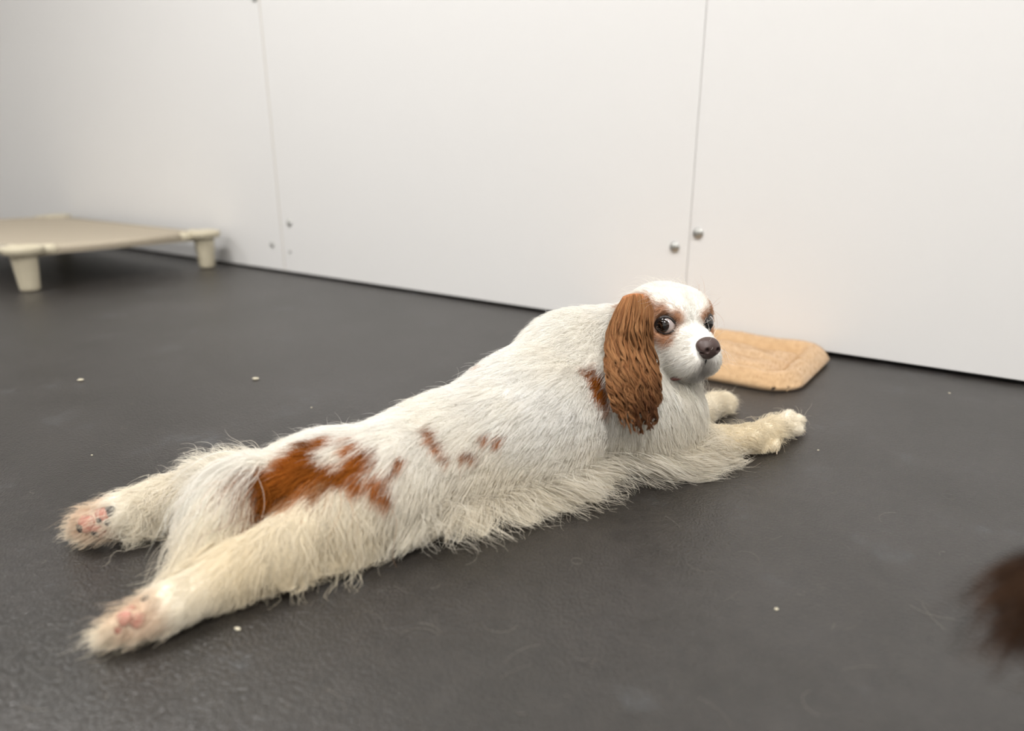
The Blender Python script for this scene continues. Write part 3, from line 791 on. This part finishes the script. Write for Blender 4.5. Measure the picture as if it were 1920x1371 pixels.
def eyes():
    for (c, axd, sg), gz in zip(EYES, (-131, -84)):
        g = math.radians(gz); gaze = np.array([math.cos(g), math.sin(g), .10])
        bm = bmesh.new(); bmesh.ops.create_uvsphere(bm, u_segments=40, v_segments=28, radius=ER)
        o = from_bm('eye', bm, None, M_eye, True); o.parent = dog
        M = Matrix(frame_from(gaze).tolist()).to_4x4(); M.translation = Vector(c)-dog.location
        o.matrix_basis = M
        # almond lids: a dark ring hugging the ball
        R = frame_from(axd); bm = bmesh.new(); n, m = 40, 10; rings = []
        for i in range(n):
            t = i/n*2*math.pi
            ci_ = max(0, -sg*math.cos(t)); ex, ey = .0118*math.cos(t)*(1+.16*ci_**6), .0104*math.sin(t)*(1-.12*math.cos(t)**2)-.0022*ci_**4
            zz = math.sqrt(max(ER*ER*1.04-ex*ex-ey*ey, 1e-6))*.92
            ctr = np.array([ex, ey, max(zz, .0015)]); rad = nrm(np.array([ex, ey, 0]))
            tub = .0013+(.0005 if math.sin(t) > 0 else 0)
            ring = []
            for j in range(m):
                s = j/m*2*math.pi
                q = ctr+rad*tub*1.25*math.cos(s)+np.array([0, 0, 1.])*tub*math.sin(s)
                ring.append(bm.verts.new(Vector(c+R@q)))
            rings.append(ring)
        for i in range(n):
            for j in range(m):
                bm.faces.new((rings[i][j], rings[(i+1) % n][j], rings[(i+1) % n][(j+1) % m], rings[i][(j+1) % m]))
        tag(under(from_bm('eyelid', bm, None, M_lid, True)), 'dark eyelid rim')
def nose():
    NF = Field(HL(.094, 0, -.019)-.03, HL(.094, 0, -.019)+.03, .0011)
    NF.ell(HL(.093, 0, -.017), np.array([.012, .0165, .0115])*HS, HR, .004, flow=hf, ln=0, th=0)
    NF.ell(HL(.094, 0, -.025), np.array([.010, .011, .010])*HS, HR, .006, flow=hf, ln=0, th=0)
    for sg in (-1, 1):
        NF.ell(HL(.098, sg*.0075, -.0205), np.array([.0082, .0078, .0078])*HS, HR, .003, flow=hf, ln=0, th=0)
        NF.ell(HL(.107, sg*.0080, -.0205), np.array([.0065, .0030, .0034])*HS, HR, .0015, sub=True)
        NF.ell(HL(.099, sg*.0150, -.0245), np.array([.006, .0060, .0016])*HS, HR, .0015, sub=True)
    NF.cone(HL(.108, 0, -.018), HL(.103, 0, -.036), .0007, .0007, .0012, sub=True)
    v, q = surface_nets(NF.G, NF.lo, NF.h)
    tag(under(mesh_from('nose', v, q, None, M_nose)), 'dark brown leathery nose')
def mouth():
    # lower lip showing under the flews on the camera side, and the dark lip line
    bm = bmesh.new()
    def fx(y, z):                       # front surface of the muzzle at this height
        xs = np.linspace(.13, .02, 120); d = F.sample(np.array([HL(x, y, z) for x in xs])); k = np.argmax(d < 0); return xs[k]
    pts = [HL(.022, -.0310, -.063), HL(.034, -.0325, -.0725), HL(.049, -.0295, -.0735), HL(.066, -.0230, -.0680), HL(fx(-.010, -.060)-.004, -.010, -.0605), HL(fx(0, -.054)-.002, 0, -.054)]
    bm_tube(bm, [Vector(p) for p in pts], [.0018, .0048, .0042, .0026, .0022, .0016], 10)
    tag(under(from_bm('lip', bm, None, M_lip, True)), 'dusky pink lower lip')
    bm = bmesh.new(); bm_tube(bm, [Vector(HL(fx(0, z_)+.0010, 0, z_)) for z_ in (-.036, -.040, -.045, -.050, -.054)], [.0009]*5, 8)
    under(from_bm('philtrum', bm, None, M_lid, True))
    # whiskers
    n = 34; R = []
    for i in range(n):
        sg = -1 if i % 2 else 1
        R.append((rng.uniform(.055, .085), sg*rng.uniform(.018, .026), rng.uniform(-.045, -.026)))
    R = np.array(R); pts = np.empty((n, 7, 3))
    for i, (x, y, z) in enumerate(R):
        d = nrm(np.array([rng.uniform(-.4, .3), np.sign(y)*1., rng.uniform(-.5, .1)])); l = rng.uniform(.018, .04)
        for k in range(7): pts[i, k] = HL(*(np.array([x, y, z])+d*l*k/6+np.array([-.4, 0, -.5])*l*.5*(k/6)**2))
    tag(under(make_curves('whisker', pts, taper(7, .00013), np.tile([.6, .55, .5], (n, 1)), M_hair, None)), kind='stuff')
# ---- pads and claws
def pad(u, v, r, m, flat=.45, sx=1.0, up=0.0):
    q = F.trace(u, v)
    if q is None: return
    nrmv = F.grad(q[None])[0]; d = (q-[0, 0, CAMH])@np.array([0, _c, -_s]); rad = r*d/FPX
    PADS.append((q, rad*1.05))
    bm = bmesh.new(); bmesh.ops.create_uvsphere(bm, u_segments=20, v_segments=12, radius=1)
    R = frame_from(nrmv)
    for vv in bm.verts:
        l = np.array(vv.co); l[:2] *= 1+.08*math.sin(3*math.atan2(l[1], l[0]))
        vv.co = Vector(q-nrmv*(rad*flat*.35-up)+R@(l*np.array([rad*sx, rad, rad*flat])))
    tag(under(from_bm('paw_pad', bm, None, m, True)), 'bare pink paw pad' if m is M_pink else 'bare black paw pad')
def claw(a, d, ln=.011, r=.0019):
    a = np.array(a); d = nrm(np.array(d)); bm = bmesh.new()
    pts = [a+d*ln*t+dn*ln*.45*t*t for t in (0, .3, .6, .85, 1)]
    for p_ in pts: p_[2] = max(p_[2], .0012)
    bm_tube(bm, [Vector(p_) for p_ in pts], [r, r*.9, r*.65, r*.35, r*.1], 8)
    under(from_bm('claw', bm, None, M_claw, True))
for a_ in ((162, 982, 17, M_pink), (184, 998, 15, M_pink), (190, 966, 15, M_pink), (205, 958, 10, M_dpad), (180, 999, 8, M_dpad, .6, 1, .0022), (152, 990, 9, M_dpad, .6, 1, .0015), (201, 980, 7, M_dpad), (188, 976, 6, M_dpad, .5, 1, .002)):
    pad(*a_)
for a_ in ((259, 1164, 15, M_pink), (232, 1160, 14, M_pink), (246, 1139, 10, M_pink), (272, 1121, 9, M_dpad), (222, 1182, 8, M_pink)):
    pad(*a_)
for (u, v, z) in ((1488, 777, .023), (1506, 787, .016), (1503, 806, .0095), (1456, 839, .0075)): claw(P(u, v, z), nrm(P(u, v, z)-pw))
for (u, v, z) in ((1368, 745, .014), (1377, 755, .010)): claw(P(u, v, z), nrm(P(u, v, z)-fp), .008)
for (u, v, z) in ((146, 988, .019), (152, 972, .031), (145, 1001, .010)): claw(P(u, v, z), FB, .012)
eyes(); nose(); mouth()
body_fur(); all_feathers()

# ---- ears
def ear(name, grid, back):
    """grid(s,t) -> point on the front of the flap; back = direction away from the viewer side"""
    ns, nt = 13, 22; bm = bmesh.new(); fr = {}; bk = {}
    for j in range(nt+1):
        for i in range(ns+1):
            s, t = -1+2*i/ns, j/nt
            p = grid(s, t); thk = .0035*max(0, 1-abs(s)**3)*(1-.5*t)+.0006
            fr[i, j] = bm.verts.new(Vector(p)); bk[i, j] = bm.verts.new(Vector(p+back*thk))
    for j in range(nt):
        for i in range(ns):
            bm.faces.new((fr[i, j], fr[i+1, j], fr[i+1, j+1], fr[i, j+1])); bm.faces.new((bk[i, j], bk[i, j+1], bk[i+1, j+1], bk[i+1, j]))
    for j in range(nt):
        for i in (0, ns):
            bm.faces.new((fr[i, j], fr[i, j+1], bk[i, j+1], bk[i, j]))
    for i in range(ns):
        for j in (0, nt):
            bm.faces.new((fr[i, j], bk[i, j], bk[i+1, j], fr[i+1, j]))
    e = under(from_bm(name, bm, None, M_ear, True)); tag(e, 'long chestnut ear with wavy hair')
    n = int(11000*DENS); K = 18
    s = np.clip(rng.uniform(-1, 1, n), -1, 1); t = rng.random(n)**.8*.95
    G = np.array([[grid(-1+2*i/40, j/60) for i in range(41)] for j in range(61)])
    def ev(s, t):
        x = (s+1)*20; y = np.clip(t, 0, 1)*60; i = np.minimum(x.astype(int), 39); j = np.minimum(y.astype(int), 59); fx = (x-i)[:, None]; fy = (y-j)[:, None]
        p = (G[j, i]*(1-fx)+G[j, i+1]*fx)*(1-fy)+(G[j+1, i]*(1-fx)+G[j+1, i+1]*fx)*fy
        ex = np.clip(t-1, 0, 2)[:, None]
        return p+ex*(G[60, i]-G[54, i])*10
    ln = .30+.42*rng.random(n); nc = 150; cs = rng.uniform(-1, 1, nc); ct = rng.random(nc); ci = (np.abs(s[:, None]-cs[None])+.35*np.abs(t[:, None]-ct[None])).argmin(1)
    ln = np.clip(np.minimum(ln, (.90+.34*rng.random(nc))[ci]*(1-.10*s*s)+.03*rng.random(n)-t), .06, 2)
    ph = rng.uniform(0, 6.28, nc)[ci]+rng.normal(0, .35, n); wl_ = rng.uniform(.16, .30, nc)[ci]; am = rng.uniform(.06, .16, nc)[ci]; cz = rng.random(nc)[ci]
    pts = np.empty((n, K, 3)); lay = rng.random(n)
    for k in range(K):
        u = k/(K-1); tt = t+ln*u
        ss = s+(cs[ci]-s)*np.clip(.85*u, 0, .85)
        ss = ss*(1-.25*np.clip(tt-.8, 0, .6)/.6)
        ss = ss+am*np.clip(tt*1.6, 0, 1)*(np.sin(tt/wl_*6.283+ph)-.0)*min(1, u*3)
        ss = np.clip(ss, -1.2, 1.2)
        p = ev(np.clip(ss, -1, .999), tt)
        p = p+(G[30, 40]-G[30, 0])[None]*.5*(ss-np.clip(ss, -1, 1))[:, None]
        out = .001+(.003*lay+.009*cz)*min(1, u*2.5)+.0025*np.sin(tt/wl_*6.283+ph+1.5)*min(1, u*3)
        pts[:, k] = p-back*out[:, None]
    bro = np.array([.35, .16, .068]); drk = np.array([.13, .055, .030]); gold = np.array([.53, .31, .15])
    v_ = rng.random(nc)[ci][:, None]; c = bro*(1-.5*v_)+gold*.5*v_
    dk = np.clip(sm(t+ln*.5, .35, 1.0)*sm(s, -.7, .6)*.75+(rng.random(nc)[ci] < .22)*.45, 0, .85)[:, None]
    c = (c*(1-dk)+drk*dk)*rng.uniform(.75, 1.2, (n, 1))
    o = make_curves('ear_hair', pts, taper(K, .00018, .45), np.clip(c, 0, .9), M_hair, None)
    o.parent = e; tag(o, kind='stuff')
M_ear = mat('ear_leather', (.36, .14, .05), .8)
_ek = [0, .12, .3, .5, .75, 1.0]
_eu = [1192, 1188, 1178, 1182, 1188, 1190]; _ev = [550, 578, 620, 668, 722, 768]; _ew = [24, 37, 43, 48, 48, 41]; _ey = [.862, .835, .815, .803, .797, .795]
def ear_r(s, t):
    u = np.interp(t, _ek, _eu); v = np.interp(t, _ek, _ev); w_ = np.interp(t, _ek, _ew); y = np.interp(t, _ek, _ey)
    uu, vv = u+s*w_, v+6*abs(s)**2; q = F.trace(uu, vv); lim = 9 if q is None else q[1]-.002-(.014+.005*(1-s*s))*float(sm(np.array(t), 0, .22))
    return PY(uu, vv, min(y+.02*(1-t)+.014*abs(s)**2.2+.012*(s < 0)*abs(s)*t, lim))
ear('ear', ear_r, nrm(np.array([0, 1, -.2])))
def ear_l(s, t):
    wd = np.interp(t, [0, .2, .6, 1], [.018, .030, .032, .020])
    return HL(-.012-.012*math.sin(t*2)+s*wd-.004*t, .048+.024*math.sin(min(t*2.2, 1.57))-.010*t-.006*s*s, .030+.01*math.sin(t*3)-.135*t)
ear('ear', ear_l, HD(0, -1, 0))

# ================================================================== LOOSE HAIR, CRUMBS AND SCUFF MARKS ON THE FLOOR
def loose_hair():
    n = 130; K = 9
    u = rng.uniform(60, 1900, n); v = 620+(1340-620)*rng.random(n)**1.3
    base = np.array([P(a, b, 0) for a, b in zip(u, v)]); keep = (base[:, :2]@E2 < WALL-.03); base = base[keep]; n = len(base)
    ang = rng.uniform(0, 6.28, n); cur = rng.normal(0, 1.3, n); L = rng.uniform(.008, .05, n)
    pts = np.empty((n, K, 3)); p = base.copy(); a = ang.copy()
    for k in range(K):
        pts[:, k] = p; pts[:, k, 2] = .0012
        p = p+np.stack([np.cos(a), np.sin(a), 0*a], 1)*(L/K)[:, None]; a = a+cur*.25
    c = np.tile([.62, .57, .50], (n, 1))*rng.uniform(.25, .85, (n, 1))
    o = make_curves('loose_hair', pts, np.full(K, .00008), c, M_hair, None)
    tag(o, 'fine shed pet hairs scattered over the rubber floor', 'hair', kind='stuff')
loose_hair()
M_crumb_scuff = mat('crumb', (.6, .55, .42), .7)  # the two flat pale pieces stand for scuff marks, the rest are crumbs
for i, (u, v, r, lb) in enumerate([(480, 712, .0045, 'flat pale scuff mark on open floor between the dog rump and the cot'), (152, 714, .004, 'flat pale scuff mark on the floor in front of the cot leg'),
        (446, 1181, .0022, 'yellowish crumb on the floor next to the dog right hind leg'), (173, 854, .0012, 'tiny pale speck on the floor behind the dog left hind paw'),
        (1456, 1143, .0015, 'tiny crumb on open floor between the spaniel and the brown tail'), (1534, 845, .0014, 'tiny speck on the floor just past the spaniel front claws'),
        (1780, 738, .0016, 'tiny speck on the floor near the wall foot past the mat'), (584, 765, .0012, 'tiny speck on the floor behind the spaniel back')]):
    bm = bmesh.new(); bmesh.ops.create_icosphere(bm, subdivisions=2, radius=r)
    for v_ in bm.verts: v_.co = Vector((v_.co.x*1.4, v_.co.y, v_.co.z*.45))*(1+.25*math.sin(v_.co.x*900+v_.co.y*1300+i)); 
    o = from_bm('crumb', bm, None, M_crumb_scuff, True); q = P(u, v, 0); o.location = (q[0], q[1], r*.5)
    tag(o, lb, 'crumb', 'crumbs on the floor')

# ================================================================== SECOND DOG beside the camera, only its tail tip in view
def second_dog():
    root = empty('brown_dog', (.62, .18, 0))
    tag(root, 'dark brown shaggy dog standing with only its furry tail tip in view', 'dog')
    G = Field((.12, -.06, -.01), (1.12, .42, .52), .0055)
    A, B = np.array([.47, .185, .235]), np.array([.76, .15, .245]); fw = nrm(B-A); sd = np.cross([0, 0, 1], fw)
    I = dict(flow=-fw+.5*dn, ln=.03, th=.008)
    G.cone(A, B, .068, .080, .03, **I); G.cone(A+[.06, 0, -.01], B+[-.03, 0, -.025], .07, .08, .03, **I)
    for q, kneeb in ((A+[.0, 0, 0], -.035), (B, .0)):
        for sg in (-1, 1):
            h_ = q+sd*sg*.048+[0, 0, -.03]; k_ = h_+fw*(.02 if kneeb else -.01)+[0, 0, -.085]; a_ = np.array([*(k_+fw*kneeb)[:2], .05]); p_ = np.array([*(a_+fw*.012)[:2], .016])
            J = dict(flow=dn+.2*-fw, ln=.022, th=.005)
            G.cone(h_, k_, .044, .026, .025, **J); G.cone(k_, a_, .025, .017, .015, **J); G.cone(a_, p_, .017, .017, .01, **J); G.cone(p_, p_+fw*.022+[0, 0, -.003], .017, .013, .008, **J)
    N0 = B+fw*.05+[0, 0, .14]
    G.cone(B+[0, 0, .02], N0, .066, .05, .03, **I)
    G.ell(N0+fw*.03+[0, 0, .02], (.055, .05, .05), k=.02, flow=-fw+.3*dn, ln=.02, th=.005)
    G.cone(N0+fw*.06+[0, 0, .005], N0+fw*.115+[0, 0, -.008], .030, .021, .02, flow=-fw+.6*dn, ln=.014, th=.003)
    tp = [A+[-.04, .0, .035], np.array([.375, .205, .262]), np.array([.30, .228, .252]), np.array([.232, .245, .236])]
    for i in range(3): G.cone(tp[i], tp[i+1], (.024, .017, .013)[i], (.017, .013, .008)[i], .015, flow=nrm(tp[i+1]-tp[i])+.35*dn, ln=.04, th=.006)
    v, q = surface_nets(G.G, G.lo, G.h); v[:, 2] = np.maximum(v[:, 2], .001)
    def tn(p):
        c = np.tile([.014, .009, .007], (len(p), 1)); m = sm(wob(p, 48, 1)+.4*wob(p, 110), -.1, .6)[:, None]
        return c*(1-m)+np.array([.085, .048, .030])*m
    par = Matrix.Translation(-Vector(root.location))
    def un(o): o.parent = root; o.matrix_parent_inverse = par; return o
    un(mesh_from('body', v, q, None, M_skin, tn(v)))
    Rt = scatter(v, q, 26000)
    global F
    keepF = F; F = G
    fl, ln, th = blended(Rt)
    F = keepF
    pts = grow(Rt, fl, ln, th, K=6, lift=.35, droop=.4, clump=.016, cl=.6, wave=.0015, wl=.03, stray=.2, fld=G)
    tag(un(make_curves('coat_fur', pts, taper(6, .00035), tn(Rt)*rng.uniform(.7, 1.3, (len(Rt), 1)), M_hair, None)), kind='stuff')
    d = np.min([seg_d(v, tp[i], tp[i+1])[0] for i in (0, 1, 2)], axis=0)
    Rt = scatter(v, q, 3200, (d < .03)*1.)
    pts = grow(Rt, np.tile(nrm(tp[3]-tp[1])*.55+dn*.5, (len(Rt), 1)), np.full(len(Rt), .055), np.full(len(Rt), .006), K=8, lift=.4, droop=.5, clump=.016, cl=.7, wave=.003, wl=.05, stray=.3, fld=G)
    c = tn(pts[:, 4])*rng.uniform(.7, 1.3, (len(Rt), 1))
    tag(un(make_curves('tail_fur', pts, taper(8, .00035), c, M_hair, None)), kind='stuff')
    hc = N0+fw*.03+[0, 0, .02]
    for sg in (-1, 1):
        bm = bmesh.new(); bmesh.ops.create_uvsphere(bm, u_segments=20, v_segments=14, radius=.0095)
        un(from_bm('eye', bm, None, M_lid, True)).location = Vector(hc+fw*.044+sd*sg*.026+[0, 0, .010])
        bm = bmesh.new(); ring = []
        for j in range(9):
            t = j/8; w_ = .026*math.sin(math.pi*min(.95, .25+t*.7))
            for i in range(5):
                s_ = -1+i/2; p_ = hc+sd*sg*(.044+.020*math.sin(t*2))+fw*(s_*w_)+np.array([0, 0, .028-.085*t])-sd*sg*.006*s_*s_
                ring.append(bm.verts.new(Vector(p_)))
        for j in range(8):
            for i in range(4): bm.faces.new((ring[j*5+i], ring[j*5+i+1], ring[j*5+i+6], ring[j*5+i+5]))
        e = un(from_bm('ear', bm, None, M_ear2, True)); e.modifiers.new('thick', 'SOLIDIFY').thickness = .006
    bm = bmesh.new(); bmesh.ops.create_uvsphere(bm, u_segments=20, v_segments=14, radius=1)
    for vv in bm.verts: vv.co = Vector((vv.co.x*.012, vv.co.y*.014*(1-.2*vv.co.z*-1), vv.co.z*.010))
    un(from_bm('nose', bm, None, M_nose, True)).location = Vector(N0+fw*.136+[0, 0, .002])
M_ear2 = mat('dark_ear', (.035, .02, .012), .9)
second_dog()
